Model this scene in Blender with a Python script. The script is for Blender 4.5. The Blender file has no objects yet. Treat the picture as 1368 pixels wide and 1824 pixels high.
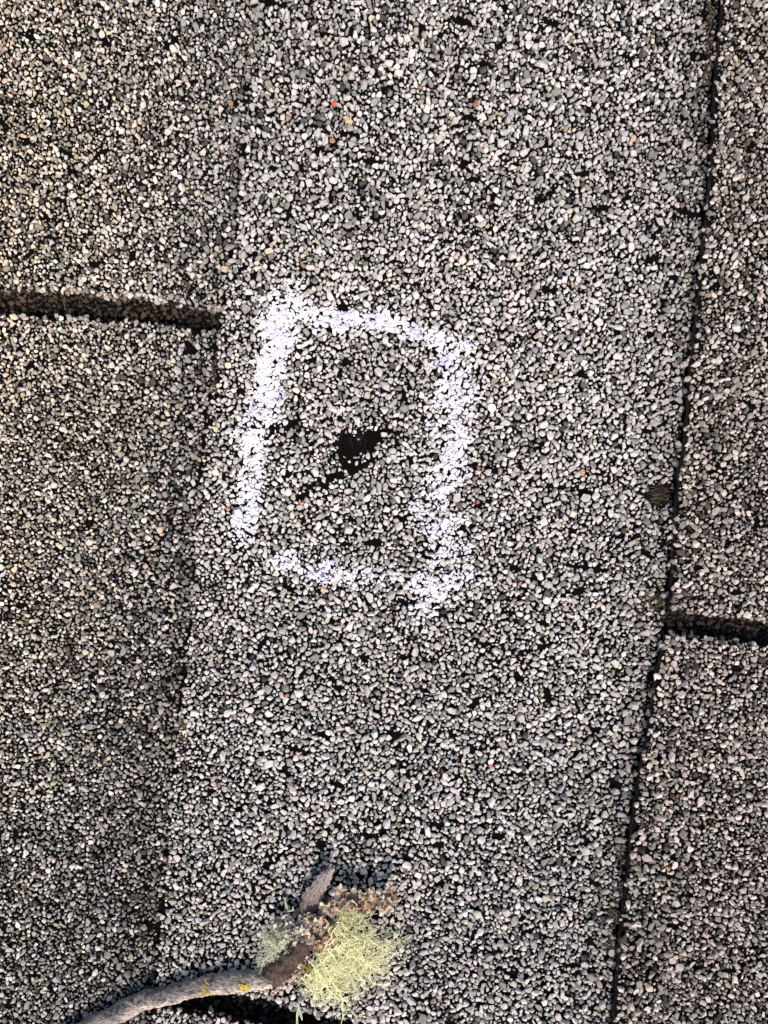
import bpy, math, random
import numpy as np
from mathutils import Vector, noise as mnoise

random.seed(7)
rng = np.random.default_rng(7)
S = 0.0001587                      # metres per photograph unit (one unit is about 0.16 mm on the roof)
CX, CY = 684.0, 912.0

# ------------------------------------------------------------------ camera, sky, sun, exposure
scene = bpy.context.scene
NADX, NADY, CAMH = 650.0, 1100.0, 1420.0
cam_d = bpy.data.cameras.new('camera')
cam = bpy.data.objects.new('camera', cam_d)
scene.collection.objects.link(cam)
cam.location = ((NADX-CX)*S, -(NADY-CY)*S, CAMH*S)
cam.rotation_euler = (0, 0, 0)
cam_d.sensor_fit = 'VERTICAL'
cam_d.sensor_height = 36.0
cam_d.lens = 36.0*CAMH/1824.0
cam_d.shift_x = (CX-NADX)/1824.0
cam_d.shift_y = (NADY-CY)/1824.0
cam_d.clip_start = 0.005
cam_d.clip_end = 100.0
scene.camera = cam

SUN_EL, SUN_AZ = 56.0, 10.0        # azimuth measured from straight down the picture towards its right
el, az = math.radians(SUN_EL), math.radians(SUN_AZ)
sdir = Vector((math.sin(az)*math.cos(el), -math.cos(az)*math.cos(el), math.sin(el)))
world = bpy.data.worlds.new('World'); scene.world = world
world.use_nodes = True
nt = world.node_tree
for n in list(nt.nodes): nt.nodes.remove(n)
wo = nt.nodes.new('ShaderNodeOutputWorld'); wb = nt.nodes.new('ShaderNodeBackground')
sky = nt.nodes.new('ShaderNodeTexSky'); sky.sky_type = 'NISHITA'; sky.sun_disc = False
sky.sun_elevation = el
sky.sun_rotation = math.atan2(sdir.x, sdir.y)
sky.air_density = 1.0; sky.dust_density = 2.0; sky.ozone_density = 1.0
wb.inputs['Strength'].default_value = 0.15
nt.links.new(sky.outputs[0], wb.inputs['Color']); nt.links.new(wb.outputs[0], wo.inputs['Surface'])
sd = bpy.data.lights.new('sun', 'SUN'); sd.energy = 2.9; sd.angle = math.radians(3.0)
sd.color = (1.0, 0.94, 0.86)
so = bpy.data.objects.new('sun', sd); scene.collection.objects.link(so)
so.rotation_euler = sdir.to_track_quat('Z', 'Y').to_euler()
so.location = (0.3, -0.5, 1.0)
scene.view_settings.view_transform = 'Standard'
scene.view_settings.look = 'None'
scene.view_settings.exposure = 0.48
scene.view_settings.gamma = 1.0
scene.view_settings.use_curve_mapping = False

# ------------------------------------------------------------------ helpers
def W(P):
    P = np.asarray(P, dtype=np.float64)
    out = np.empty_like(P)
    out[..., 0] = (P[..., 0]-CX)*S; out[..., 1] = -(P[..., 1]-CY)*S; out[..., 2] = P[..., 2]*S
    return out

def vnoise(x, y, sc, seed=0, sy=None):
    """smooth value noise in -1..1; sc / sy are the feature sizes along x / y"""
    sy = sc if sy is None else sy
    x = np.asarray(x, float)/sc + 1000.0; y = np.asarray(y, float)/sy + 1000.0
    xi = np.floor(x).astype(np.int64); yi = np.floor(y).astype(np.int64)
    fx = x-xi; fy = y-yi
    fx = fx*fx*(3-2*fx); fy = fy*fy*(3-2*fy)
    def h(a, b):
        v = (a*374761393 + b*668265263 + seed*362437) & 0xffffffff
        v = ((v ^ (v >> 13))*1274126177) & 0xffffffff
        v = v ^ (v >> 16)
        return (v & 0xffff)/32767.5 - 1.0
    return (h(xi, yi)*(1-fx)+h(xi+1, yi)*fx)*(1-fy) + (h(xi, yi+1)*(1-fx)+h(xi+1, yi+1)*fx)*fy

def new_obj(name, verts, faces_flat, face_sizes, mats, parent=None, mat_idx=None, colors=None, smooth=False):
    """verts in metres; faces given as a flat index array and a size per face"""
    me = bpy.data.meshes.new(name)
    nv, nl, nf = len(verts), len(faces_flat), len(face_sizes)
    me.vertices.add(nv); me.loops.add(nl); me.polygons.add(nf)
    me.vertices.foreach_set('co', np.asarray(verts, np.float32).ravel())
    me.loops.foreach_set('vertex_index', np.asarray(faces_flat, np.int32))
    fs = np.asarray(face_sizes, np.int32)
    me.polygons.foreach_set('loop_start', np.concatenate([[0], np.cumsum(fs)[:-1]]).astype(np.int32))
    me.update(calc_edges=True)
    if mat_idx is not None: me.polygons.foreach_set('material_index', np.asarray(mat_idx, np.int32))
    sm = np.zeros(nf, bool) if smooth is False else (np.ones(nf, bool) if smooth is True else np.asarray(smooth, bool))
    me.polygons.foreach_set('use_smooth', sm)
    for m in mats: me.materials.append(m)
    if colors is not None:
        a = me.color_attributes.new('tint', 'FLOAT_COLOR', 'POINT')
        c = np.ones((nv, 4), np.float32); c[:, :3] = colors
        a.data.foreach_set('color', c.ravel())
    me.validate()
    o = bpy.data.objects.new(name, me)
    scene.collection.objects.link(o)
    if parent is not None: o.parent = parent
    return o

def empty(name, label, cat, group=None):
    o = bpy.data.objects.new(name, None); scene.collection.objects.link(o)
    o.empty_display_size = 0.01
    o['label'] = label; o['category'] = cat
    if group: o['group'] = group
    return o

class MB:
    """collects verts (photo units) / faces / colours / material slots"""
    def __init__(s): s.v=[]; s.f=[]; s.n=[]; s.c=[]; s.m=[]; s.s=[]; s.off=0
    def add(s, v, flat, sizes, col=(1,1,1), mi=0, smooth=False):
        v = np.asarray(v, float); s.v.append(v); s.f.append(np.asarray(flat, np.int64)+s.off)
        s.n.append(np.asarray(sizes)); c = np.empty((len(v), 3)); c[:] = col; s.c.append(c)
        s.m.append(np.full(len(sizes), mi)); s.s.append(np.full(len(sizes), smooth)); s.off += len(v)
    def build(s, name, mats, parent=None):
        return new_obj(name, W(np.concatenate(s.v)), np.concatenate(s.f)[...], np.concatenate(s.n), mats, parent,
                       np.concatenate(s.m), np.concatenate(s.c), np.concatenate(s.s))

# ------------------------------------------------------------------ materials
def mat(name, rough=0.8, spec=0.3):
    m = bpy.data.materials.new(name); m.use_nodes = True
    b = m.node_tree.nodes['Principled BSDF']
    b.inputs['Roughness'].default_value = rough
    b.inputs['Specular IOR Level'].default_value = spec
    return m, m.node_tree, b
def N(t, kind, **kw):
    n = t.nodes.new(kind)
    for k, v in kw.items():
        if k in n.inputs: n.inputs[k].default_value = v
        else: setattr(n, k, v)
    return n
def ramp(t, stops):
    r = t.nodes.new('ShaderNodeValToRGB'); e = r.color_ramp.elements
    while len(e) < len(stops): e.new(0.5)
    for i, (p, c) in enumerate(stops):
        e[i].position = p; e[i].color = (c[0], c[1], c[2], 1)
    return r
def tinted(name, stops, scale, rough=0.8, spec=0.3, bump=0.0, bscale=None, detail=4.0, stretch=None):
    """vertex tint times a fine speckle of pits and grains"""
    m, t, b = mat(name, rough, spec); L = t.links.new
    a = N(t, 'ShaderNodeAttribute', attribute_name='tint')
    tc = N(t, 'ShaderNodeTexCoord'); src = tc.outputs['Object']
    if stretch:
        mp = N(t, 'ShaderNodeMapping'); mp.inputs['Scale'].default_value = stretch[0]
        mp.inputs['Rotation'].default_value = stretch[1]; L(src, mp.inputs[0]); src = mp.outputs[0]
    n = N(t, 'ShaderNodeTexNoise', Scale=scale, Detail=detail, Roughness=0.65); L(src, n.inputs['Vector'])
    r = ramp(t, stops); L(n.outputs['Fac'], r.inputs[0])
    x = N(t, 'ShaderNodeMixRGB', blend_type='MULTIPLY'); x.inputs[0].default_value = 1.0
    L(a.outputs['Color'], x.inputs[1]); L(r.outputs[0], x.inputs[2]); L(x.outputs[0], b.inputs['Base Color'])
    if bump:
        n2 = N(t, 'ShaderNodeTexNoise', Scale=bscale or scale, Detail=5.0, Roughness=0.6); L(src, n2.inputs['Vector'])
        bp = N(t, 'ShaderNodeBump', Distance=bump, Strength=0.9); L(n2.outputs['Fac'], bp.inputs['Height']); L(bp.outputs[0], b.inputs['Normal'])
    return m
M_gran = tinted('granule_stone', [(0.0,(.12,.11,.10)),(0.36,(.45,.43,.42)),(0.46,(.95,.94,.93)),(1.0,(1.1,1.1,1.1))], 3800, 0.9, 0.12)
M_edge = tinted('asphalt_edge', [(0.2,(.35,.3,.28)),(0.5,(.9,.8,.7)),(0.8,(1.7,1.4,1.1))], 1500, 0.9, 0.2, 0.0004, 2500)
M_chalk = tinted('chalk', [(0.0,(.55,.55,.55)),(0.33,(.82,.82,.82)),(0.45,(1,1,1)),(1.0,(1,1,1))], 3500, 0.95, 0.1)
M_dirt = tinted('dirt', [(0.2,(.4,.4,.4)),(0.7,(1.3,1.3,1.3))], 6000, 0.95, 0.1)
M_bark = tinted('bark', [(0.34,(.16,.14,.14)),(0.46,(.60,.57,.55)),(0.56,(1,1,1)),(0.75,(1.35,1.28,1.18))], 1500, 0.9, 0.2, 0.0006, 1900, 8, ((0.55,1.2,1.0),(0,0,0.35)))
M_wood = tinted('broken_wood', [(0.3,(.3,.28,.26)),(0.5,(.9,.85,.8)),(0.72,(1.9,1.8,1.75))], 1100, 0.85, 0.25, 0.0006, 1500, 8, ((2.6,0.6,1.0),(0,0,-0.45)))
M_lobe = tinted('leafy_lichen', [(0.25,(.45,.42,.4)),(0.42,(.9,.88,.86)),(0.7,(1.2,1.17,1.12))], 2600, 0.9, 0.12, 0.00018, 2600, 6)
M_beard, _t, _b = mat('beard_lichen', 0.7, 0.2)
_a = N(_t, 'ShaderNodeAttribute', attribute_name='tint'); _t.links.new(_a.outputs['Color'], _b.inputs['Base Color'])
_b.inputs['Subsurface Weight'].default_value = 0.0
M_yel = tinted('yellow_lichen', [(0.2,(.6,.6,.6)),(0.7,(1.2,1.2,1.2))], 3000, 0.85, 0.2)

# asphalt sheet: bare black bitumen where the loose granules are modelled, the same granules as a
# fine cell pattern farther out on the roof
def asphalt_material(name, far):
    m, t, b = mat(name, 0.9, 0.02); L = t.links.new
    tc = N(t, 'ShaderNodeTexCoord')
    n = N(t, 'ShaderNodeTexNoise', Scale=1400, Detail=6.0, Roughness=0.7); L(tc.outputs['Object'], n.inputs['Vector'])
    r = ramp(t, [(0.3,(.0025,.002,.0017)),(0.6,(.0055,.0045,.004)),(0.8,(.02,.017,.015))]); L(n.outputs['Fac'], r.inputs[0])
    v = N(t, 'ShaderNodeTexVoronoi', Scale=640); L(tc.outputs['Object'], v.inputs['Vector'])
    sp = N(t, 'ShaderNodeSeparateColor'); L(v.outputs['Color'], sp.inputs[0])
    rc = ramp(t, [(0.0,(.05,.05,.05)),(0.35,(.2,.2,.19)),(0.7,(.42,.40,.37)),(1.0,(.6,.57,.52))]); L(sp.outputs[0], rc.inputs[0])
    rd = ramp(t, [(0.0,(1,1,1)),(0.45,(.9,.9,.9)),(0.62,(.03,.03,.03))]); L(v.outputs['Distance'], rd.inputs[0])
    x = N(t, 'ShaderNodeMixRGB', blend_type='MULTIPLY'); x.inputs[0].default_value = 1.0
    L(rc.outputs[0], x.inputs[1]); L(rd.outputs[0], x.inputs[2])
    bp = N(t, 'ShaderNodeBump', Distance=0.0006, Strength=1.0)
    if far:
        L(x.outputs[0], b.inputs['Base Color']); bp.invert = True; L(v.outputs['Distance'], bp.inputs['Height'])
    else:
        L(r.outputs[0], b.inputs['Base Color']); bp.inputs['Distance'].default_value = 0.0003; L(n.outputs['Fac'], bp.inputs['Height'])
    L(bp.outputs[0], b.inputs['Normal'])
    return m
M_asph = asphalt_material('asphalt', False)
M_far = asphalt_material('granule_surface', True)

# ------------------------------------------------------------------ roof layout (photo units)
X0, X1, Y0, Y1 = -190.0, 1560.0, -190.0, 2010.0       # where every granule is modelled
E2 = ([-1400,0,200,450,560,700,760,1100,1300,1550,1770,1900,2600],[620,470,446,424,402,386,374,348,325,302,284,272,210])
E3 = ([-1400,0,170,330,450,600,750,850,1000,1130,1200,1330,1480,1600,1750,1824,2600],[1430,1283,1266,1255,1245,1226,1214,1202,1190,1180,1163,1143,1117,1103,1091,1084,1000])
def edge(k, y):
    """left (lower) edge of course k; courses 2 and 3 are the ones crossing the picture"""
    y = np.asarray(y, float)
    if k <= 2: b = np.interp(y, *E2) + (k-2)*815.0
    else: b = np.interp(y, *E3) + (k-3)*815.0
    return b + vnoise(y, y*0+k*77, 14, 5)*2.0 + vnoise(y, y*0+k*31, 80, 6)*3.0
SLOT = {1: (([-900,0,130,200,300,360,400,460],[470,520,521,527,539,549,555,561]), ([-900,0,65,160,270,330,400,460],[510,567,570,577,584,590,596,600])),
        2: (([150,290,400,480,600,800,1300],[1750,1762,1757,1770,1801,1850,1905]), ([150,275,380,470,600,900,1300],[1772,1783,1796,1816,1850,1895,1940])),
        3: (([1100,1185,1250,1368,2100],[1076,1084,1092,1108,1190]), ([1100,1185,1250,1368,2100],[1128,1133,1140,1152,1225]))}
def slot(k, x):
    x = np.asarray(x, float)
    a = np.interp(x, *SLOT[k][0]) + vnoise(x, x*0+k*9, 18, 8)*3.0 + vnoise(x, x*0, 60, 9)*3
    b = np.interp(x, *SLOT[k][1]) + vnoise(x, x*0+k*5, 26, 10)*2.4
    return a, b
STEP = 25.0
def und(x, y):
    return vnoise(x, y, 330, 21)*5 + vnoise(x, y, 130, 22)*2.4
def zcourse(k, x, y):
    """height of the sheet of course k (tab and, farther up the roof, its headlap)"""
    d = (x - edge(k, y))/815.0
    z = STEP*(1-d) + und(x, y)
    if k == 2:                                        # pressed flat along the upper stretch of its edge
        z = z - 4.0*np.clip(1-d/0.25, 0, 1)*np.clip((520-y)/140.0, 0, 1)
    return z

def slab(k, xl, xr, yt, yb, nx, ny, thick=14.0, dz=0.0):
    a = np.linspace(0, 1, nx+1); b = np.linspace(0, 1, ny+1)
    A, B = np.meshgrid(a, b)
    ym = 0.5*(np.mean(yt(np.array([700.0])))+np.mean(yb(np.array([700.0]))))
    X = np.full_like(A, 0.0); Y = np.full_like(A, ym)
    for _ in range(4):
        X = xl(Y)*(1-A) + xr(Y)*A
        Y = yt(X)*(1-B) + yb(X)*B
    Z = zcourse(k, X, Y) + dz
    V = np.stack([X, Y, Z], -1).reshape(-1, 3)
    idx = np.arange((nx+1)*(ny+1)).reshape(ny+1, nx+1)
    q = np.stack([idx[:-1,:-1], idx[1:,:-1], idx[1:,1:], idx[:-1,1:]], -1).reshape(-1, 4)
    mx = V[q].mean(1)
    far = (mx[:,0]<X0+4)|(mx[:,0]>X1-4)|(mx[:,1]<Y0+4)|(mx[:,1]>Y1-4)
    mb = MB()
    mb.add(V, q.ravel(), np.full(len(q), 4), (1,1,1), 0)
    mb.m[-1] = np.where(far, 1, 0)
    ring = np.concatenate([idx[0,:-1], idx[:-1,-1], idx[-1,:0:-1], idx[:0:-1,0]])
    R = V[ring]; c = V.mean(0)
    nr = len(ring)
    outw = R - np.roll(R, 1, 0); outw = np.stack([-outw[:,1], outw[:,0]], -1)
    sg = np.sign((outw*(R[:,:2]-c[:2])).sum(1)); outw = outw/np.maximum(np.linalg.norm(outw,axis=1),1e-6)[:,None]*sg[:,None]
    rows = [R.copy()]
    for fz, o_ in ((0.35, 1.2), (0.7, 2.0), (1.0, 0.0)):
        P = R.copy(); P[:,2] -= thick*fz
        P[:,:2] += outw*(o_ + rng.normal(0, 0.7, nr))[:,None]; rows.append(P)
    Vr = np.concatenate(rows); j = np.arange(nr); j2 = (j+1) % nr
    q2 = np.concatenate([np.stack([r*nr+j, (r+1)*nr+j, (r+1)*nr+j2, r*nr+j2], -1) for r in range(3)])
    br = np.clip(0.5+0.6*vnoise(Vr[:,0], Vr[:,1], 40, 33), 0, 1)[:,None]
    col = np.array([.010,.008,.007])*(1-br) + np.array([.040,.025,.017])*br
    mb.add(Vr, q2.ravel(), np.full(len(q2), 4), col, 2)
    return mb

# ------------------------------------------------------------------ granule prototypes: angular stone chips
import bmesh
protos = []
for i in range(40):
    bm = bmesh.new()
    n = random.randint(11, 20)
    for _ in range(n):
        p = Vector((random.gauss(0,1), random.gauss(0,1), random.gauss(0,1))).normalized()*random.uniform(0.88, 1.06)
        bm.verts.new(p)
    r = bmesh.ops.convex_hull(bm, input=bm.verts)
    bmesh.ops.delete(bm, geom=[v for v in bm.verts if not v.link_faces], context='VERTS')
    bm.verts.index_update(); bm.normal_update()
    V = np.array([v.co[:] for v in bm.verts]); F = np.array([[v.index for v in f.verts] for f in bm.faces])
    # outward winding
    for t_ in range(len(F)):
        a, b, c = V[F[t_]]
        if np.dot(np.cross(b-a, c-a), (a+b+c)/3-V.mean(0)) < 0: F[t_] = F[t_][::-1]
    protos.append((V, F)); bm.free()

def rocks(mb, P, R, C, mi=0, flat=(0.55, 0.95), elong=(0.74, 1.3), tilt=0.45, keep=None):
    """adds one chip per row of P (photo units, z up), radius R, colour C; returns arrays for the chalk"""
    n = len(P); pi = rng.integers(0, len(protos), n)
    e = rng.uniform(*elong, n); fl = rng.uniform(*flat, n)
    az_ = rng.uniform(0, 2*np.pi, n); tx = rng.normal(0, tilt, n); ty = rng.normal(0, tilt, n); sp = rng.uniform(0, 2*np.pi, n)
    for k in range(len(protos)):
        s = np.where(pi == k)[0]
        if len(s) == 0: continue
        V, F = protos[k]
        c0, s0 = np.cos(sp[s])[:,None], np.sin(sp[s])[:,None]
        x = V[None,:,0]*c0 - V[None,:,1]*s0; y = V[None,:,0]*s0 + V[None,:,1]*c0; z = np.broadcast_to(V[None,:,2], x.shape)
        sc = R[s][:,None]
        x = x*sc*e[s][:,None]; y = y*sc/e[s][:,None]; z = z*sc*fl[s][:,None]
        ca, sa = np.cos(tx[s])[:,None], np.sin(tx[s])[:,None]; y, z = y*ca-z*sa, y*sa+z*ca
        ca, sa = np.cos(ty[s])[:,None], np.sin(ty[s])[:,None]; x, z = x*ca-z*sa, x*sa+z*ca
        ca, sa = np.cos(az_[s])[:,None], np.sin(az_[s])[:,None]; x, y = x*ca-y*sa, x*sa+y*ca
        Q = np.stack([x, y, z], -1) + P[s][:,None,:]
        nv = V.shape[0]; m = len(s)
        FF = (F[None,:,::-1] + (np.arange(m)*nv)[:,None,None])      # y is flipped by W, so flip winding too
        col = np.repeat(C[s], nv, 0)
        mb.add(Q.reshape(-1,3), FF.ravel(), np.full(m*len(F), 3), col, mi)
        if keep is not None: keep.append((Q, F, s))

# ------------------------------------------------------------------ where granules are missing
BARE = [(622,798,36,27,0.2),(650,806,18,26,0.2),(628,835,30,11,-0.2),(578,862,38,11,-0.5),(552,872,16,8,0),(608,848,14,12,0),(690,770,20,5,0.1),(668,784,12,12,0),(560,868,18,7,-0.7),(640,795,30,26,0),(480,765,34,6,0.5),(520,900,28,5,-0.6),
        (1172,882,26,20,0),(1150,770,22,5,-0.2),(1110,955,26,4,0.05),(1182,965,11,12,0.3),(1150,985,20,4,0.6),(1000,870,50,6,0.1),(1040,1010,60,5,0.1),
        (1246,100,16,14,0),(1262,35,12,26,0),(1225,380,30,7,0.2),(980,350,8,16,0.4),(540,308,9,12,0.3),(434,270,9,16,0),
        (548,1808,26,26,0),(390,668,8,22,0),(775,1465,16,6,0.1),(840,1330,14,6,0.3),(700,1300,9,14,0),(520,760,24,7,0),(545,885,10,9,0),
        (1230,385,10,10,0),(60,75,10,8,0),(480,25,26,7,0.2),(820,50,22,6,0.3),(660,300,26,6,0),(1170,1060,10,16,0)]
BARE += [(rng.uniform(460,1230), rng.uniform(-50,1850), rng.uniform(9,22), rng.uniform(3.5,7), rng.normal(0.1,0.5)) for _ in range(120)]
BARE += [(rng.uniform(-150,460), rng.uniform(-150,2000), rng.uniform(6,14), rng.uniform(3,6), rng.normal(0.1,0.5)) for _ in range(70)]
BARE += [(rng.uniform(1230,1500), rng.uniform(-150,2000), rng.uniform(6,14), rng.uniform(3,6), rng.normal(0.1,0.5)) for _ in range(50)]
gw, gh = int(X1-X0)+1, int(Y1-Y0)+1
bare = np.zeros((gh, gw), np.float32)
for (bx, by, rx, ry, an) in BARE:
    R_ = int(max(rx, ry)*1.8)+4
    xa, xb = max(0, int(bx-X0-R_)), min(gw, int(bx-X0+R_)); ya, yb = max(0, int(by-Y0-R_)), min(gh, int(by-Y0+R_))
    if xa >= xb or ya >= yb: continue
    gy, gx = np.mgrid[ya:yb, xa:xb]; gx = gx+X0-bx; gy = gy+Y0-by
    u = gx*math.cos(an)+gy*math.sin(an); v = -gx*math.sin(an)+gy*math.cos(an)
    q = 1.5 - (u/rx)**2 - (v/ry)**2 + vnoise(gx+bx, gy+by, 8, 44)*0.85 + vnoise(gx+bx, gy+by, 18, 43)*0.45
    bare[ya:yb, xa:xb] = np.maximum(bare[ya:yb, xa:xb], np.clip(q, 0, 1))
gy, gx = np.mgrid[0:gh, 0:gw]
crack = vnoise(gx+X0, gy+Y0, 34, 51, 11)*0.6 + vnoise(gx+X0, gy+Y0, 15, 52, 8)*0.5
bare = np.maximum(bare, np.clip((crack-0.62)*6, 0, 1)*0.9)
del gx, gy

# ------------------------------------------------------------------ dart throwing
def throw(occ, xs, ys, rs, ok, dens=0.61):
    """occ: raster of taken places; returns accepted indices"""
    acc = []
    offs = [(math.cos(a)*dens, math.sin(a)*dens) for a in np.arange(0, 2*math.pi, math.pi/3.5)]
    discs = {}
    H, Wd = occ.shape
    for i in range(len(xs)):
        if not ok[i]: continue
        x = xs[i]-X0; y = ys[i]-Y0; xi = int(x); yi = int(y)
        if occ[yi, xi]: continue
        r = rs[i]; good = True
        for ox, oy in offs:
            px = int(x+ox*r); py = int(y+oy*r)
            if px < 0 or py < 0 or px >= Wd or py >= H: continue
            if occ[py, px]: good = False; break
        if not good: continue
        acc.append(i)
        ri = int(r*0.75+0.5)
        if ri not in discs:
            g = np.mgrid[-ri:ri+1, -ri:ri+1]; discs[ri] = (g[0]**2+g[1]**2) <= (ri+0.3)**2
        ya, yb, xa, xb = yi-ri, yi+ri+1, xi-ri, xi+ri+1
        if ya < 0 or xa < 0 or yb > H or xb > Wd: continue
        occ[ya:yb, xa:xb] |= discs[ri]
    return np.array(acc, int)

AREA = gw*gh
def scatter(classes, okf, region=None):
    occ = np.zeros((gh, gw), bool); out = []
    xa, xb, ya, yb = region or (X0, X1, Y0, Y1)
    ar = (xb-xa)*(yb-ya)
    for (ra, rb, per, lim) in classes:
        n = int(ar*per)
        xs = rng.uniform(xa, xb-1, n); ys = rng.uniform(ya, yb-1, n); rs = rng.uniform(ra, rb, n)
        rs = rs*np.interp(xs, [0,380,460,1150,1260,1500], [.78,.88,1.0,1.0,.9,.88])*np.interp(ys, [0,400,800], [.85,.9,.94])
        bb = bare[(ys-Y0).astype(int), (xs-X0).astype(int)]
        ok = okf(xs, ys) & ((bb < lim) | (rng.random(n) < (0.02 if ra > 3 else 0.012)))
        a = throw(occ, xs, ys, rs, ok)
        out.append(np.stack([xs[a], ys[a], rs[a]], 1))
    return np.concatenate(out)
CLS = [(7.8, 10.0, 0.0006, .25), (6.0, 7.8, 0.0050, .35), (4.4, 6.0, 0.022, .45), (3.0, 4.4, 0.045, .6), (1.5, 2.8, 0.060, .75)]
def seam_gap(x, y):                     # a thin line of missing stones at the foot of the middle course
    d = edge(2, y)-x
    return ~((d > 0) & (d < np.interp(y, [0,300,520], [5,7,12])+6*vnoise(x, y, 30, 48)) & (vnoise(x, y, 14, 49, 22) > -.45))
G = scatter(CLS, seam_gap)

def classify(x, y):
    """which course, and whether it lies in that course's slot"""
    k = np.zeros(len(x), int)
    for kk in (1, 2, 3, 4): k[x > edge(kk, y)] = kk
    inslot = np.zeros(len(x), bool); up = np.zeros(len(x), bool)
    for kk in (1, 2, 3):
        a, b = slot(kk, x); s = k == kk
        inslot |= s & (y > a) & (y < b); up |= s & (y <= a)
    return k, inslot, up

def shade_colors(x, y, r, k, slotc=False):
    """albedo of each chip: mostly pale crushed stone, some grey-green, some charcoal, a few rusty ones"""
    n = len(x); t = rng.random(n)
    pale = np.array([.54,.495,.45]); white = np.array([.62,.565,.525]); grey = np.array([.29,.27,.245]); green = np.array([.27,.268,.235]); dark = np.array([.085,.076,.07]); blue = np.array([.43,.415,.41])
    C = np.empty((n, 3)); C[:] = pale
    # share of each kind: the middle course is the palest, the side courses hold more dark and brown stone
    side = np.where(k == 2, np.clip((560-y)/420, 0, 1)*0.75, 1.0)
    low = np.where(k <= 1, np.clip((y-700)/900, 0, 1)*np.clip(x/200, .25, 1), 0.0)
    p_dark = 0.03+0.07*side+0.05*low; p_grey = 0.10+0.11*side+0.12*low; p_green = 0.06+0.09*side+0.05*low
    a = p_dark; b = a+p_grey; c = b+p_green
    C[t < c] = green; C[t < b] = grey; C[t < a] = dark
    m = (t > 0.84); C[m] = white
    m = (t > c) & (t < c+0.035); C[m] = blue
    warm = np.clip((440-x)/440, 0, 1)*np.clip(1.45-y/1500, 0.1, 1)
    m = rng.random(n) < 0.02+0.34*warm; C[m] *= np.array([1.05,.96,.80])
    C *= (1+warm[:,None]*np.array([.22,.15,.03]))
    C *= rng.normal(0.97, 0.15, (n,1)).clip(.45,1.3)
    C *= np.where(r < 2.8, .72, 1.0)[:,None]
    C *= rng.normal(1, 0.022, (n,3))
    m = rng.random(n) < 0.0006; C[m] = np.array([.42,.25,.15])*rng.uniform(.6,1.1,(m.sum(),1))
    # darker towards the feet of the middle and right-hand courses, brown tinge on the right-hand one
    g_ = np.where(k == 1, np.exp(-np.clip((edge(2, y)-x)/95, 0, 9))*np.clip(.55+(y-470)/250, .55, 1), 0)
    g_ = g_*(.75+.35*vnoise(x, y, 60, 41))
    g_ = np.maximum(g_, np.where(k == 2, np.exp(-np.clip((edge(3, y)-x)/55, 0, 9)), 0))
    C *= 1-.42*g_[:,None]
    C *= np.where(k[:,None] == 3, np.array([[.90,.845,.80]]), 1.0)*np.array([1.015,.995,.985])
    pt = vnoise(x, y, 240, 45)*.07 + vnoise(x, y, 90, 46)*.05
    C *= (1+pt)[:,None]
    if slotc: C *= np.array([.115,.10,.088])  # slot shade put into the stone colour, with a brown tinge
    return C.clip(0.02, 0.86)

k_, in_, up_ = classify(G[:,0], G[:,1])
gz = G[:,2]*rng.uniform(0.1, 1.1, len(G)) + np.where(G[:,2] < 3.2, rng.uniform(0, 4.0, len(G)), 0)
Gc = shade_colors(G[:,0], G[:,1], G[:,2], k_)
# single rusty stones seen in the photograph
for (rx, ry, rr, rc) in [(597,201,6.5,(.55,.13,.05)),(872,1361,4.6,(.60,.17,.10)),(849,836,5.5,(.30,.13,.07)),(858,838,4,(.33,.15,.08)),(513,1237,5,(.40,.16,.10)),(292,934,4,(.42,.17,.12)),
                         (540,899,5,(.45,.22,.13)),(623,234,7,(.62,.40,.20)),(1127,249,6,(.62,.42,.26)),(1006,235,6,(.42,.27,.17)),(740,73,7,(.55,.40,.28)),(849,896,5,(.32,.15,.09)),(578,1052,7,(.5,.36,.22)),(845,195,6,(.33,.12,.08))]:
    d = np.hypot(G[:,0]-rx, G[:,1]-ry); j = int(np.argmin(d)); G[j] = (rx, ry, rr); Gc[j] = rc; gz[j] = rr*0.7
Gp = np.stack([G[:,0], G[:,1], gz], 1)

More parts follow.
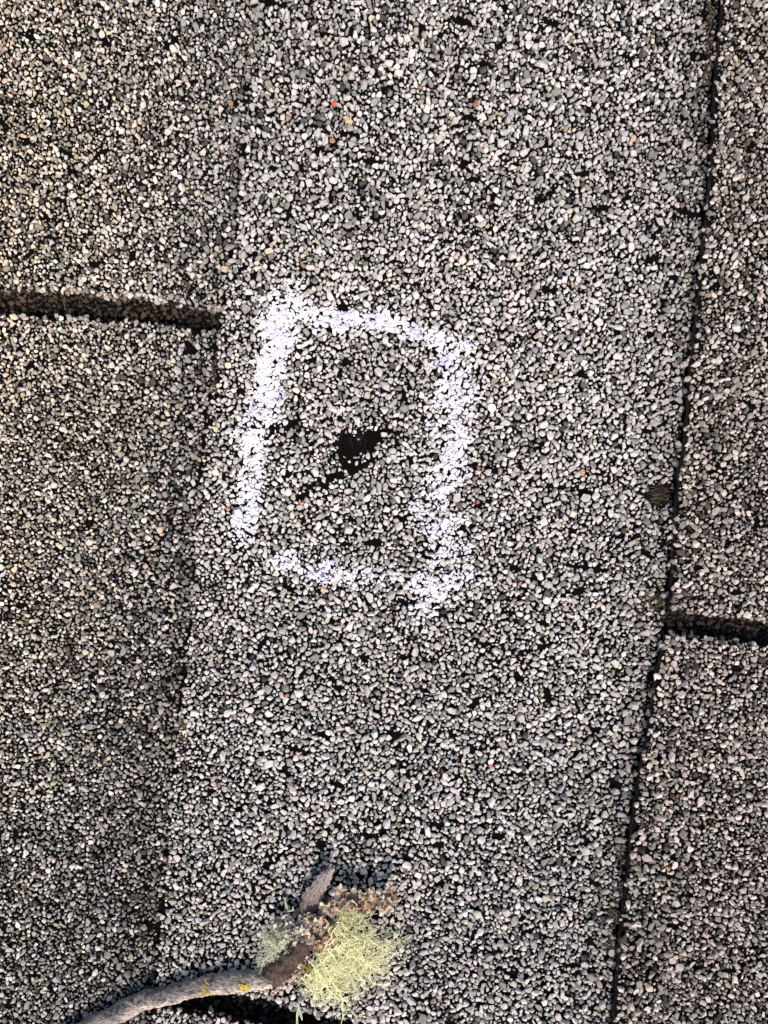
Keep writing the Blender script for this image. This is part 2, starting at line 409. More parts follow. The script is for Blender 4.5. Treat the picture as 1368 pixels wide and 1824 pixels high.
CHIPS = []      # (Q, F, normals) of the middle course, for the chalk
SHN = {0: 'grey granule-coated shingle at far left, seen only through its neighbour slot',
       1: 'warm-toned granule-coated shingle along the left side with a dark horizontal slot',
       2: 'pale granule-coated shingle in the middle carrying the chalk square and bare black patch',
       3: 'dark speckled granule-coated shingle along the right side with a short dark slot',
       4: 'granule-coated shingle one course beyond the right-hand one'}
SH = {k: empty('roof_shingle', SHN[k], 'shingle', 'overlapping asphalt shingles') for k in range(5)}
for k in range(5):
    far_l = lambda y, k=k: edge(k, y)
    r_in = lambda y, k=k: edge(k+1, y)+45
    if k in (1, 2, 3):
        tabs = [(lambda x: x*0-1500.0, lambda x, k=k: slot(k, x)[0], True, 150, 520), (lambda x, k=k: slot(k, x)[1], lambda x: x*0+2600.0, False, 150, 520)]
    else:
        tabs = [(lambda x: x*0-1500.0, lambda x: x*0+2600.0, None, 40, 300)]
    for (yt, yb, isup, nx, ny) in tabs:
        mb = slab(k, far_l, r_in, yt, yb, nx, ny)
        if isup is not None:
            s = (k_ == k) & (~in_) & (up_ == isup)
            P = Gp[s].copy(); P[:,2] += zcourse(k, P[:,0], P[:,1])
            keep = CHIPS if k == 2 else None
            n0 = len(CHIPS)
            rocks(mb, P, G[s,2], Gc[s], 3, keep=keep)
            ne = 300
            ey = rng.uniform(Y0, Y1, ne); ex = edge(k, ey)+rng.normal(-2.5, 3.2, ne)
            a_, b_ = slot(k, ex+6); m_ = ((ey < a_-3) if isup else (ey > b_+3)) & (ex > X0) & (vnoise(ey, ey*0+k, 16, 97)+rng.normal(0,.25,ne) > -.15)
            ex, ey = ex[m_], ey[m_]; er = rng.uniform(2.4, 6.2, len(ex))
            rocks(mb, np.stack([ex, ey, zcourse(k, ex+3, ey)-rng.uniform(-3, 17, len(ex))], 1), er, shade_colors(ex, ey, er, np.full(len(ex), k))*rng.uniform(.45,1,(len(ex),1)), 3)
            nx2 = 700
            ex = rng.uniform(X0, X1, nx2); a_, b_ = slot(k, ex); ey = (a_ if isup else b_)+rng.normal(-1 if isup else -1.5, 3.0, nx2)
            m_ = (rng.random(nx2) < (1 if isup else .45)) & (ex > edge(k, ey)+2) & (ex < edge(k+1, ey)+10) & (ey < Y1); ex, ey = ex[m_], ey[m_]; er = rng.uniform(2.6, 6.0, len(ex))
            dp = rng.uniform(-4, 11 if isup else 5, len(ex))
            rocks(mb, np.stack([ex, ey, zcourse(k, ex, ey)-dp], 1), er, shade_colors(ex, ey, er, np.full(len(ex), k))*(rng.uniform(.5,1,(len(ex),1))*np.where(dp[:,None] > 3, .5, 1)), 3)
        mb.build('tab', [M_asph, M_far, M_edge, M_gran], SH[k])
# headlaps: the strip of each course that shows through the slot of the course above it
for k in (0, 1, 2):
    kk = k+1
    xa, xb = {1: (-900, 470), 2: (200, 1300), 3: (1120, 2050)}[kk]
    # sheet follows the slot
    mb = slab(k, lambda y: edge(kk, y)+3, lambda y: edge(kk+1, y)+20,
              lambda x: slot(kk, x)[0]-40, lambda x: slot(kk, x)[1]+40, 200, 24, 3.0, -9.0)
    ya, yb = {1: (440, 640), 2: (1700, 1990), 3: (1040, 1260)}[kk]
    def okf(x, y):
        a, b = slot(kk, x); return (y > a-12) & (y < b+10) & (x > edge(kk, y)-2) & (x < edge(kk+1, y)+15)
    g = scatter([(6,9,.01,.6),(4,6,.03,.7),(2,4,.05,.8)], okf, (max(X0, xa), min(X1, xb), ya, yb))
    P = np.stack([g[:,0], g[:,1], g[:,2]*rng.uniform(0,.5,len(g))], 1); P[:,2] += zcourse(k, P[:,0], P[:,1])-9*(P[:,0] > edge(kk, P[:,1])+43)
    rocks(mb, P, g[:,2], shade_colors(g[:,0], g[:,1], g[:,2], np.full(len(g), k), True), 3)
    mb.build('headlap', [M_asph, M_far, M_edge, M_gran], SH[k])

# roof far beyond the shingles that are built one by one
n = 20; gx, gy = np.meshgrid(np.linspace(-14000, 14000, n+1), np.linspace(-14000, 14000, n+1))
V = np.stack([gx, gy, gx*0-75.0], -1).reshape(-1,3); idx = np.arange((n+1)**2).reshape(n+1, n+1)
q = np.stack([idx[:-1,:-1], idx[1:,:-1], idx[1:,1:], idx[:-1,1:]], -1).reshape(-1,4)
gobj = new_obj('ground', W(V), q.ravel(), np.full(len(q),4), [M_far]); gobj['kind'] = 'structure'

# torn bare spot with brown glass fibres at the right edge of the middle shingle
mb = MB()
def tube(mb, P, r, col, sides=4, mi=0, smooth=True, cap=False):
    P = np.asarray(P, float); n = len(P); r = np.broadcast_to(np.asarray(r, float), (n,))
    T = np.gradient(P, axis=0); T /= np.maximum(np.linalg.norm(T, axis=1), 1e-9)[:,None]
    up = np.array([0,0,1.0]); A = np.cross(T, up); nn = np.linalg.norm(A, axis=1); A[nn < 1e-3] = (1,0,0); A /= np.maximum(np.linalg.norm(A,axis=1),1e-9)[:,None]
    B = np.cross(A, T)
    th = np.arange(sides)*2*np.pi/sides
    V = P[:,None,:] + r[:,None,None]*(np.cos(th)[None,:,None]*A[:,None,:] + np.sin(th)[None,:,None]*B[:,None,:])
    i = np.arange(n-1)[:,None]*sides; j = np.arange(sides)[None,:]; j2 = (j+1) % sides
    q = np.stack([i+j, i+j2, i+sides+j2, i+sides+j], -1).reshape(-1,4)
    mb.add(V.reshape(-1,3), q.ravel(), np.full(len(q),4), col, mi, smooth)
for _ in range(120):
    x0 = rng.normal(1176, 10); y0 = rng.normal(882, 9); Ln = rng.uniform(8, 24)
    if x0+Ln/2 > edge(3, y0)-2: x0 = float(edge(3, y0))-3-Ln/2
    tt = np.linspace(-.5, .5, 6); an = rng.normal(0.05, 0.26)
    X = x0+tt*Ln*math.cos(an); Y = y0+tt*Ln*math.sin(an)+np.sin(tt*4+rng.uniform(0,6))*1.2
    Z = zcourse(2, X, Y)+rng.uniform(0.4, 4.5)+np.cos(tt*3)*1.2
    c = np.array([.032,.023,.015])*rng.choice([.3,.6,1,1,1.6,3.2])
    tube(mb, np.stack([X,Y,Z],1), rng.uniform(.4,.9), c, 4)
fb = mb.build('torn_fibre_mat', [M_dirt], SH[2]); fb['label'] = 'torn brown fibre spot at the right edge'
mb = MB()
# a few faint scuffs in the big bare patch
for _ in range(22):
    x0 = rng.choice([rng.normal(626,9), rng.normal(645,5)]); y0 = rng.normal(783, 4) if rng.random()<.7 else rng.normal(795,4); Ln = rng.uniform(5, 14)
    tt = np.linspace(-.5,.5,4); X = x0+tt*2; Y = y0+tt*Ln; Z = zcourse(2, X, Y)+0.1
    tube(mb, np.stack([X,Y,Z],1), .35, np.array([.03,.026,.024])*rng.uniform(.5,1.2), 4)
fb = mb.build('scuff_mark', [M_dirt], SH[2]); fb['label'] = 'faint grey scuffs on bare black asphalt'

# ------------------------------------------------------------------ chalk square: four strokes of crust and dust
ST = [  # points (x, y, half width, density)
  [(530,508,14,.35),(516,535,22,.75),(505,560,36,1.15),(493,610,32,1.1),(485,660,30,1.0),(482,700,32,1.15),(470,745,27,1.0),(452,790,30,1.1),(450,840,24,.95),(446,890,22,1.05),(440,930,22,.95),(434,958,19,.75)],
  [(520,555,26,1.0),(560,572,20,.7),(600,578,22,1.0),(650,577,22,1.1),(700,583,20,1.1),(740,600,19,1.05),(785,612,18,.95),(832,625,14,.7)],
  [(800,625,26,.95),(795,655,30,.9),(815,695,40,.95),(800,725,40,.8),(800,770,36,.76),(805,800,30,.9),(800,840,32,.66),(785,880,38,.58),(778,920,42,.7),(790,950,42,.76),(795,985,44,.6),(788,1015,40,.68),(770,1048,32,.78),(752,1085,24,.68)],
  [(478,1001,11,.45),(510,1004,19,.9),(545,1015,16,.75),(585,1025,22,1.0),(620,1028,20,.7),(670,1028,17,.35),(720,1040,18,.5),(765,1048,22,.75)]]
def chalk_amount(x, y):
    best = np.full(len(x), -1.0); who = np.zeros(len(x), int)
    for si, pts in enumerate(ST):
        for (a, b) in zip(pts[:-1], pts[1:]):
            dx, dy = b[0]-a[0], b[1]-a[1]
            t = np.clip(((x-a[0])*dx+(y-a[1])*dy)/(dx*dx+dy*dy), 0, 1)
            d = np.hypot(x-(a[0]+t*dx), y-(a[1]+t*dy)); w = a[2]+t*(b[2]-a[2]); q = a[3]+t*(b[3]-a[3])
            e = q*np.clip(1.24-0.86*(d/w)**1.5, -1, 1)
            who = np.where(e > best, si, who); best = np.maximum(best, e)
    best = best + vnoise(x, y, 13, 61)*0.36 + vnoise(x, y, 6, 62)*0.34 + vnoise(x, y, 34, 63)*0.16
    u = x*.80-y*.60; v = x*.60+y*.80            # the chalk was scribbled up to the right
    best = best + vnoise(u, v, 42, 67, 5)*.42*np.clip(1.5-np.abs(best), .3, 1)
    return best, who
LIL = [(735,597,22),(745,605,14),(565,548,16),(612,575,20),(670,577,18),(790,655,16),(760,695,14),(815,690,18),(500,715,12),(460,745,14),(510,1018,7),(600,1003,9),(580,1022,12),(765,910,18),(770,935,16),(505,600,14),(835,612,12),(752,752,8),(845,600,10)]
def chalk_color(x, y):
    c = np.empty((len(x),3)); c[:] = (.79,.745,.765)
    l = np.zeros(len(x))
    for (lx, ly, lr) in LIL: l = np.maximum(l, np.clip(1.3-np.hypot(x-lx, y-ly)/lr, 0, 1))
    l = l*np.clip(0.6+vnoise(x, y, 9, 71)*0.8, 0, 1)
    return c*(1-l[:,None]) + np.array([.60,.53,.76])*l[:,None]
SQ = empty('chalk_square', 'rough white and lilac chalk square drawn round a bare black patch', 'chalk mark')
smb = [MB() for _ in range(4)]
crV = [[] for _ in range(4)]
fleck_src = []
for (Q, F, s) in CHIPS:
    cen = Q.mean(1)
    m0 = (cen[:,0] > 390) & (cen[:,0] < 890) & (cen[:,1] > 480) & (cen[:,1] < 1120)
    if not m0.any(): continue
    Q = Q[m0]; cen = cen[m0]
    T = Q[:, F]                                     # (m, f, 3, 3)
    nrm = np.cross(T[:,:,1]-T[:,:,0], T[:,:,2]-T[:,:,0]); nrm /= np.maximum(np.linalg.norm(nrm, axis=2), 1e-9)[:,:,None]
    fc = T.mean(2)
    m = fc.shape[0]; nf = fc.shape[1]
    amt, who = chalk_amount(fc[:,:,0].ravel(), fc[:,:,1].ravel()); amt = amt.reshape(m,nf); who = who.reshape(m,nf)
    hgt = (fc[:,:,2]-cen[:,None,2])
    sel = (nrm[:,:,2] > 0.05) & (amt + 0.35*nrm[:,:,2] + hgt*0.02 + rng.normal(0,.20,(m,nf)) > 0.88)
    Tn = T + nrm[:,:,None,:]*0.35
    mid = fc + nrm*(0.9 + rng.random((m,nf,1))*0.7)
    for si in range(4):
        w = sel & (who == si)
        if not w.any(): continue
        a = Tn[w]; c = mid[w]; k2 = len(a)
        V = np.concatenate([a, c[:,None,:]], 1).reshape(-1,3)     # each facet becomes a low crumbly pyramid
        b = (np.arange(k2)*4)[:,None]
        f = np.concatenate([b+np.array([[1,0,3]]), b+np.array([[2,1,3]]), b+np.array([[0,2,3]])], 1)
        smb[si].add(V, f.ravel(), np.full(k2*3, 3), chalk_color(V[:,0], V[:,1]), 0)
    up = nrm[:,:,2] > 0.1
    fleck_src.append(T[up])
T = np.concatenate(fleck_src)
nfl = 170000
pick = rng.integers(0, len(T), nfl); bc = rng.dirichlet((1,1,1), nfl)
FP = (T[pick]*bc[:,:,None]).sum(1)
amt, who = chalk_amount(FP[:,0], FP[:,1])
g = (amt + rng.normal(0, .36, nfl) > 0.86)
FP = FP[g]; who = who[g]
rad = rng.gamma(3.0, 0.26, len(FP)).clip(.3, 2.0); FP[:,2] += rad*0.25
# powder and crumbs caught in the hollows between the stones
npw = 150000
q_ = np.stack([rng.uniform(395, 880, npw), rng.uniform(490, 1110, npw)], 1); a2, w2 = chalk_amount(q_[:,0], q_[:,1])
g2 = (a2 + vnoise(q_[:,0], q_[:,1], 5, 64)*.45 + vnoise(q_[:,0], q_[:,1], 11, 65)*.35 + rng.normal(0, .2, npw) > 1.16); q_ = q_[g2]
zz = zcourse(2, q_[:,0], q_[:,1]) + rng.uniform(2.0, 9.5, len(q_))
FP = np.concatenate([FP, np.column_stack([q_, zz])]); who = np.concatenate([who, w2[g2]]); rad = np.concatenate([rad, rng.uniform(.8, 2.6, len(q_))])
for si in range(4):
    w = who == si
    rocks(smb[si], FP[w], rad[w], chalk_color(FP[w,0], FP[w,1]), 0, flat=(.4,.8))
for si, lb in enumerate(['left chalk stroke, the thickest and whitest', 'upper chalk stroke with lilac streaks', 'right chalk stroke, broken and speckled', 'short thin lower chalk stroke']):
    o = smb[si].build('chalk_stroke', [M_chalk], SQ); o['label'] = lb

# ------------------------------------------------------------------ brown dirt lodged against the edges
mb = MB()
DIRT = [(1107,1520,8,22,160),(1096,1590,10,16,150),(1090,1630,7,16,130),(1086,1680,9,22,240),(1176,1070,22,14,200),(1150,1075,18,12,110),(386,668,7,26,150),(388,700,6,14,60),
        (1262,60,6,60,140),(1266,25,7,30,110),(1258,130,5,24,70),(300,1540,6,40,80),(350,1090,5,40,60),(330,1300,6,30,70),(1205,840,5,40,50),(1140,1350,5,60,70),(515,1715,16,10,120),(1300,1086,50,4,60),(200,526,150,3,60)]
P = []
for (dx, dy, sx, sy, c) in DIRT: c = int(c*.7); P.append(np.stack([rng.normal(dx, sx*.6, c), rng.normal(dy, sy*.6, c)], 1))
P = np.concatenate(P); k2, i2, u2 = classify(P[:,0], P[:,1])
z = np.zeros(len(P))
for kk in range(5):
    m = k2 == kk; z[m] = zcourse(kk, P[m,0], P[m,1])
    m = (k2 == kk) & i2; z[m] -= STEP
R = rng.uniform(.9, 2.8, len(P)); z += rng.uniform(1, 8, len(P))
C = np.array([.085,.064,.044])[None]*rng.uniform(.35, 1.5, (len(P),1))
rocks(mb, np.stack([P[:,0],P[:,1],z],1), R, C, 0)
d = mb.build('dirt', [M_dirt]); d['kind'] = 'stuff'; d['label'] = 'brown dirt crumbs lodged along the shingle edges'

# ------------------------------------------------------------------ the twig with its lichens
TW = empty('twig', 'curved grey lichen-covered twig lying across the lower shingle slot', 'twig')
def zs(x, y):
    x = np.atleast_1d(np.asarray(x, float)); y = np.atleast_1d(np.asarray(y, float))
    k2, i2, u2 = classify(x, y); z = np.zeros(len(x))
    for kk in range(5):
        m = k2 == kk; z[m] = zcourse(kk, x[m], y[m])
    return z
def bez(pts, n):
    pts = np.asarray(pts, float); t = np.linspace(0, len(pts)-1, n)
    i = np.clip(t.astype(int), 0, len(pts)-2); f = (t-i)[:,None]
    p0 = pts[np.clip(i-1,0,len(pts)-1)]; p1 = pts[i]; p2 = pts[i+1]; p3 = pts[np.clip(i+2,0,len(pts)-1)]
    return 0.5*((2*p1)+(-p0+p2)*f+(2*p0-5*p1+4*p2-p3)*f**2+(-p0+3*p1-3*p2+p3)*f**3)
def rough_tube(pts, nseg, sides, colf, amp=1.6, name='', m=None, parent=None, ridge=0.0):
    K = bez(pts, nseg)                                   # x, y, z, r
    P, r = K[:,:3], K[:,3]
    T = np.gradient(P, axis=0); T /= np.linalg.norm(T, axis=1)[:,None]
    A = np.cross(T, (0,0,1.0)); A /= np.linalg.norm(A,axis=1)[:,None]; B = np.cross(A, T)
    th = np.arange(sides)*2*np.pi/sides
    L = np.concatenate([[0], np.cumsum(np.linalg.norm(np.diff(P,axis=0),axis=1))])
    TH, LL = np.meshgrid(th, L)
    d = vnoise(np.cos(TH)*14+LL*0.6, np.sin(TH)*14+LL*0.8, 9, 81)*amp + vnoise(np.cos(TH)*22+LL, np.sin(TH)*22-LL, 4, 82)*amp*.5 + ridge*vnoise(TH*9, LL, 1.6, 83, 40)
    rr = np.maximum(r[:,None]+d*np.minimum(1, r[:,None]/6), .4)
    V = P[:,None,:]+rr[:,:,None]*(np.cos(TH)[:,:,None]*A[:,None,:]+np.sin(TH)[:,:,None]*B[:,None,:])
    i = np.arange(nseg-1)[:,None]*sides; j = np.arange(sides)[None,:]; j2 = (j+1)%sides
    q = np.stack([i+j, i+j2, i+sides+j2, i+sides+j], -1).reshape(-1,4)
    mb = MB(); Vf = V.reshape(-1,3)
    mb.add(Vf, q.ravel(), np.full(len(q),4), colf(Vf), 0, True)
    for e, rev in ((0, False), (nseg-1, True)):          # end caps
        ring = V[e]; c = P[e]+(-1 if e == 0 else 1)*T[e]*r[e]*.25; vv = np.concatenate([ring, c[None]])
        f = [[(a+1)%sides, a, sides] if not rev else [a, (a+1)%sides, sides] for a in range(sides)]
        mb.add(vv, np.array(f).ravel(), np.full(sides,3), colf(vv)*0.5, 0, True)
    return mb.build(name, [m], parent)
base = zs([284],[1760])[0]
def zc(x, y, r): return float(zs([x],[y])[0])+r+1
tp = [(-60,1925,zc(-60,1925,15)+4,14),(20,1888,zc(20,1888,16)+4,15.5),(90,1853,zc(90,1853,17)+5,17),(145,1825,zc(145,1825,17)+7,18),(205,1796,zc(205,1796,17)+11,18.5),(262,1769,zc(262,1769,17)+8,18),(305,1753,zc(330,1753,17)+5,17.5),(348,1741,zc(348,1741,18)+3,18),(390,1733,zc(390,1733,18)+3,18.5),(425,1729,zc(425,1729,19)+4,20),(460,1725,zc(460,1725,18)+6,18),(492,1722,zc(490,1722,18)+8,17.5)]
tp = [(a+max(0,(250-a))*.06,b,c-2,d*.88) for a,b,c,d in tp]
KT = bez(tp, 120)
def barkc(V):
    n1 = vnoise(V[:,0], V[:,1], 26, 91)*.5+.5; n2 = vnoise(V[:,0], V[:,1], 8, 92)*.5+.5
    a = np.array([.24,.215,.20]); b = np.array([.46,.38,.30]); c = np.array([.13,.115,.11])
    j = np.argmin(np.hypot(V[:,0][:,None]-KT[None,:,0], V[:,1][:,None]-KT[None,:,1]), axis=1)
    lowside = np.clip(((V[:,1]-KT[j,1])/KT[j,3]+.1+.5*vnoise(V[:,0],V[:,1],7,93))*1.3, 0, 1)     # sunlit lower flank painted paler, mixed with pale crust
    n1 = n1*.4+lowside*.6; b = np.array([.78,.64,.52]); n2 = n2*(1-.7*lowside)
    C = a*.85*(1-n1[:,None])+b*n1[:,None]
    return C*(1-.4*n2[:,None])+c*.4*n2[:,None]
rough_tube(tp, 260, 44, barkc, 2.3, 'stem', M_bark, TW)
zn = zc(520, 1690, 18)
darkw = lambda V: np.array([.085,.055,.046])*(0.55+0.9*(vnoise(V[:,0],V[:,1],12,95)*.5+.5))[:,None]
rough_tube([(484,1722,zn+2,15),(496,1712,zn+3,20),(512,1694,zn+5,22),(528,1676,zn+8,20),(540,1660,zn+10,19),(549,1646,zn+10,17),(556,1636,zn+8,10)], 70, 36, darkw, 4.0, 'broken_end', M_wood, TW, 1.5)
# grey-violet splinter of bark standing up from the node
def splinter():
    prof = [(545,1630,13),(549,1608,15),(557,1588,16),(566,1570,15),(577,1553,12),(586,1540,8.5),(593,1531,5),(598,1524,1.5)]
    K = bez([(a,b,c,zn+4+i*2.4) for i,(a,b,c) in enumerate(prof)], 60); nw = 18
    u = np.linspace(-1,1,nw); V=[]
    for i,(x,y,w,z) in enumerate(K):
        tx, ty = (K[min(i+1,59)]-K[max(i-1,0)])[:2]; l = math.hypot(tx,ty); nx_, ny_ = -ty/l, tx/l
        rag = 1+.12*math.sin(i*1.1)+.1*math.sin(i*.37)
        for uu in u: V.append((x+nx_*w*uu*rag, y+ny_*w*uu*rag, z+7*(1-uu*uu)+1.3*math.sin(uu*17+math.sin(i*.15)*2)))
    V = np.array(V); Vb = V.copy(); Vb[:,2] -= 4.5; n0 = len(V)
    idx = np.arange(n0).reshape(60,nw); q = np.stack([idx[:-1,:-1],idx[1:,:-1],idx[1:,1:],idx[:-1,1:]],-1).reshape(-1,4)
    ring = np.concatenate([idx[0,:-1], idx[:-1,-1], idx[-1,:0:-1], idx[:0:-1,0]]); r2 = np.roll(ring,-1)
    side = np.stack([ring, r2, r2+n0, ring+n0], -1)
    f = np.concatenate([q, q[:,::-1]+n0, side]); VV = np.concatenate([V,Vb])
    tpos = np.clip((1626-VV[:,1])/100,0,1)[:,None]
    col = np.array([.15,.11,.105])*(1-tpos)+np.array([.46,.39,.37])*tpos**1.3
    mb = MB(); mb.add(VV, f.ravel(), np.full(len(f),4), col, 0, True)
    return mb.build('bark_splinter', [M_wood], TW)
splinter()

# leafy lichen lobes: small ruffled cups and warty lumps
def lobe(mb, cx, cy, cz, R, col, tilt=(0,0), ruf=5, seed=0):
    nr, nt = 9, 44; V=[]
    for i in range(nr+1):
        r = i/nr
        for j in range(nt):
            a = j*2*math.pi/nt
            out = 1+.22*math.sin(ruf*a+seed)+.14*math.sin((ruf*2+1)*a+seed*2)+.1*math.sin(3*a+seed*.7)
            w = .34*r*r*math.sin(ruf*a+seed*1.7)+.15*r*math.sin(2*a+seed)+.35*r**3-.15
            nz = mnoise.noise(Vector((r*math.cos(a)*3+seed, r*math.sin(a)*3, seed)))*.18 + mnoise.noise(Vector((r*math.cos(a)*8+seed, r*math.sin(a)*8, seed)))*.14
            x, y, z = r*out*math.cos(a), r*out*math.sin(a), w+nz
            y, z = y*math.cos(tilt[0])-z*math.sin(tilt[0]), y*math.sin(tilt[0])+z*math.cos(tilt[0])
            x, z = x*math.cos(tilt[1])-z*math.sin(tilt[1]), x*math.sin(tilt[1])+z*math.cos(tilt[1])
            V.append((cx+x*R, cy+y*R, cz+z*R))
    V = np.array(V); n0 = len(V); Vb = V.copy(); Vb[:,2] -= max(1.6, R*.14)
    idx = np.arange(n0).reshape(nr+1, nt); nx_ = np.roll(idx,-1,1)
    q = np.stack([idx[:-1], idx[1:], nx_[1:], nx_[:-1]], -1).reshape(-1,4)
    side = np.stack([idx[-1], idx[-1]+n0, nx_[-1]+n0, nx_[-1]], -1)
    f = np.concatenate([q, q[:,::-1]+n0, side]); VV = np.concatenate([V,Vb])
    sh = np.clip(.75+.5*vnoise(VV[:,0],VV[:,1],7,int(seed*10)),.4,1.3)[:,None]
    mb.add(VV, f.ravel(), np.full(len(f),4), np.array(col)*sh, 0, True)
tan=(.62,.49,.38); grey=(.64,.58,.49); brn=(.47,.34,.245); org=(.64,.43,.28); pl=(.76,.68,.57)
z0 = zn+22
L1 = [(512,1622,z0,15,pl),(526,1630,z0+4,15,grey),(503,1628,z0-3,9,tan),(520,1609,z0,10,grey),(541,1625,z0+5,10,grey),(536,1640,z0+6,12,grey),(556,1641,z0+4,11,tan),(545,1618,z0+1,8,grey)]
L2 = [(557,1613,z0+4,10,tan),(566,1608,z0+7,9,tan),(577,1617,z0+6,11,tan),(586,1627,z0+5,9,brn),(570,1630,z0+4,10,tan),(589,1596,z0+5,11,tan),(597,1600,z0+2,9,brn),(580,1645,z0+6,13,tan),(590,1650,z0+5,9,org),(575,1655,z0+8,9,org),(565,1650,z0+6,9,brn)]
L3 = [(606,1578,z0,10,tan),(618,1583,z0+2,10,brn),(628,1576,z0+3,10,tan),(640,1586,z0+2,11,brn),(652,1574,z0+4,11,org),(662,1568,z0+5,10,tan),(668,1580,z0+2,9,brn),(676,1590,z0,10,brn),(688,1566,z0+6,11,brn),(693,1580,z0+3,10,tan),(687,1595,z0-2,9,brn),(650,1592,z0-2,9,brn),(632,1592,z0-2,8,brn),(694,1560,z0+4,7,tan)]
for name_l, LL in (('pale grey-tan leafy lichen', L1), ('tan curled leafy lichen', L2), ('brown crumbly leafy lichen', L3)):
    mb = MB(); sd_ = 0.0
    for (a,b,c,R_,col) in LL:
        for q_ in range(2):
            sd_ += 1.37
            lobe(mb, a+random.gauss(0,R_*.35), b+random.gauss(0,R_*.35), c+random.uniform(-5,4), R_*random.uniform(.8,1.15), np.array(col)*random.uniform(.8,1.12), (random.gauss(-.15,.35),random.gauss(0,.3)), random.choice([3,4,5]), sd_)
    o = mb.build('leafy_lichen', [M_lobe], TW); o['label'] = name_l
# crusty pale crumbs along the underside of the broken end
mb = MB(); n = 130; t = rng.random(n)
P = np.stack([498+t*60+rng.normal(0,5,n), 1736-t*46+rng.normal(0,6,n), zn+rng.uniform(-2,16,n)],1)
C = np.where(rng.random((n,1))<.3, np.array([[.52,.36,.20]]), np.array([[.50,.44,.38]]))*rng.uniform(.5,1.25,(n,1))
rocks(mb, P, rng.uniform(1.5,5,n), C, 0)
P = np.array([(553,1700,zn+18),(555,1692,zn+19),(551,1707,zn+16)]); rocks(mb, P, np.array([6.,5.,5.]), np.array([[.17,.13,.012]]*3), 0, elong=(.6,.8))
P = np.array([(555,1683,zn+20),(561,1688,zn+19),(550,1679,zn+18)]); rocks(mb, P, np.array([7.,5.,5.]), np.array([[.60,.50,.44]]*3), 0)
mb.build('crust', [M_lobe], TW)
# yellow lichen spots on the stem
K = bez(tp, 400)
def spots(cx, cy, n, sx, sy, rmax):
    mb = MB(); P=[]; R=[]
    for _ in range(n):
        x = rng.normal(cx, sx); y = rng.normal(cy, sy); j = int(np.argmin(np.hypot(K[:,0]-x, K[:,1]-y))); d = math.hypot(K[j,0]-x, K[j,1]-y); r = K[j,3]
        if d > r*0.99: continue
        P.append((x, y, K[j,2]+math.sqrt(max(r*r-d*d,0))+.3)); R.append(rng.uniform(.8, rmax))
    if not P: return
    P = np.array(P); rocks(mb, P, np.array(R), np.array([.72,.47,.03])*rng.uniform(.7,1.15,(len(P),1)), 0, flat=(.25,.5))
    o = mb.build('yellow_lichen', [M_yel], TW)
spots(443,1734,70,4.5,5,2.6); spots(376,1732,30,3.5,5,1.5); spots(380,1743,40,13,3,1.6); spots(161,1813,22,3.5,5,3); spots(435,1729,10,5,3,1.6); spots(132,1822,12,5,3,2.4); spots(475,1737,8,5,3,1.2)

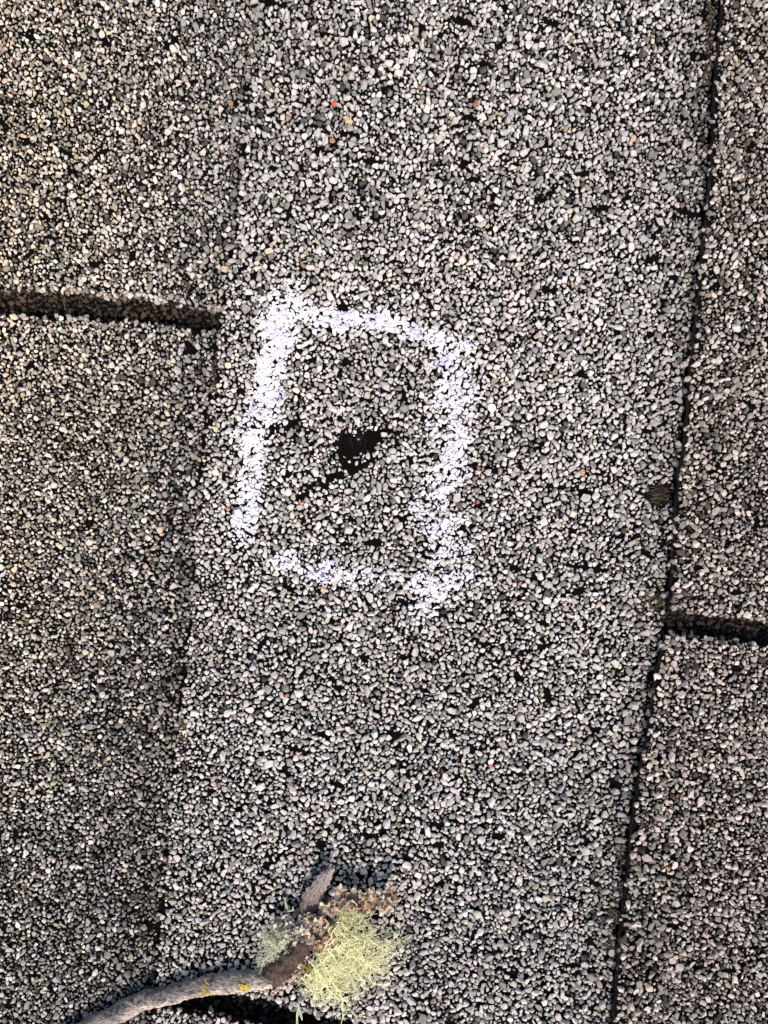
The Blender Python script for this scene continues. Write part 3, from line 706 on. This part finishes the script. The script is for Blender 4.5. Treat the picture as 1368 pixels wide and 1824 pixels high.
# beard lichen: hundreds of fine branching threads
def beard(name, anchors, poly, n_main, n_side, colr, zlo, zhi, rad, lab):
    poly = np.array(poly, float); mb = MB()
    def inside(x, y):
        c = False; j = len(poly)-1
        for i in range(len(poly)):
            if ((poly[i,1] > y) != (poly[j,1] > y)) and (x < (poly[j,0]-poly[i,0])*(y-poly[i,1])/(poly[j,1]-poly[i,1])+poly[i,0]): c = not c
            j = i
        return c
    lo, hi = poly.min(0), poly.max(0)
    def strand(p0, p1, n, wob, r0, r1):
        t = np.linspace(0,1,n)[:,None]; P = p0*(1-t)+p1*t
        ph = rng.uniform(0,6.28,(3,3)); fr = rng.uniform(.6,3.2,(3,3))
        w = sum(np.sin(t*fr[a]*6.28+ph[a])*np.array([1,1,.5])/(a+1) for a in range(3))
        w = (w - w[0])*wob
        P = P+w*(t**.7); P[:,2] = np.maximum(P[:,2], 12+STEP*.6)
        c = np.array(colr)*rng.uniform(.72,1.15)
        tube(mb, P, np.linspace(r0, r1, n), c, 4)
        return P
    for _ in range(n_main):
        a = anchors[rng.integers(len(anchors))]
        for _try in range(60):
            x = rng.uniform(lo[0],hi[0]); y = rng.uniform(lo[1],hi[1])
            if inside(x,y) and vnoise(x, y, 17, 111) > -.05: break
        p0 = np.array([a[0]+rng.normal(0,4), a[1]+rng.normal(0,4), a[2]+rng.normal(0,3)])
        p1 = np.array([x, y, rng.uniform(zlo,zhi)]); D = np.linalg.norm(p1-p0)
        P = strand(p0, p1, max(10,int(D/4)), 5+D*.10, rad*rng.uniform(.8,1.25), rad*.55)
        for _s in range(n_side):
            i = rng.integers(int(len(P)*.25), len(P)); q = P[i]; dr = P[min(i+1,len(P)-1)]-P[max(i-1,0)]; dr /= np.linalg.norm(dr)+1e-9
            an = rng.choice([-1,1])*rng.uniform(.4,1.3); l = rng.uniform(9,30)
            dv = np.array([dr[0]*math.cos(an)-dr[1]*math.sin(an), dr[0]*math.sin(an)+dr[1]*math.cos(an), rng.normal(0,.35)])
            e = q+dv*l
            if not inside(e[0], e[1]) and rng.random() < .45: continue
            P2 = strand(q, e, 8, 2.4, rad*.7, rad*.42)
            if rng.random() < .6:
                q2 = P2[rng.integers(3,8)]; an = rng.uniform(-1.2,1.2)
                dv2 = np.array([dv[0]*math.cos(an)-dv[1]*math.sin(an), dv[0]*math.sin(an)+dv[1]*math.cos(an), rng.normal(0,.3)])
                strand(q2, q2+dv2*rng.uniform(5,14), 6, 1.5, rad*.55, rad*.38)
    o = mb.build(name, [M_beard], TW); o['label'] = lab
zg = lambda px, py: (450+px/4.886, 1500+py/4.886)
beard('beard_lichen', [(590,1655,z0+6),(575,1672,z0+8),(562,1690,z0+5),(600,1625,z0+4),(548,1715,z0),(612,1650,z0+6),(600,1690,z0+8)],
      [zg(*p) for p in [(720,500),(850,420),(950,400),(1010,440),(1100,620),(1250,770),(1260,950),(1240,1060),(1110,1070),(980,1150),(880,1260),(760,1320),(690,1340),(560,1310),(420,1260),(330,1200),(400,1080),(540,950),(640,760)]],
      125, 8, (.92,.87,.50), 18, 56, 0.66, 'bright yellow-green tuft of beard lichen')
beard('beard_lichen', [(517,1672,z0-4),(505,1690,z0-8),(515,1650,z0-4)],
      [zg(*p) for p in [(330,720),(230,640),(140,700),(70,800),(110,900),(30,990),(160,1005),(300,950),(350,850)]]+[],
      110, 5, (.72,.71,.50), 20, 46, 0.7, 'dull grey-green tuft of beard lichen')
mbx = [(zg(330,470), zg(310,380)), (zg(340,500), zg(380,470)), (zg(430,1280), zg(400,1440)), (zg(420,1260), zg(440,1400))]
for pair in (mbx[:2], mbx[2:]):
  mb = MB()
  for a, b in pair:
    for _ in range(3):
        t = np.linspace(0,1,8)[:,None]; p0 = np.array([a[0],a[1],z0]); p1 = np.array([b[0]+rng.normal(0,2),b[1]+rng.normal(0,2),z0-6])
        P = p0*(1-t)+p1*t; P[:,:2] += np.sin(t*5+rng.uniform(0,6))*1.5
        tube(mb, P, .8, (.52,.52,.34), 4)
  mb.build('lichen_thread', [M_beard], TW)
print('granules', len(G))
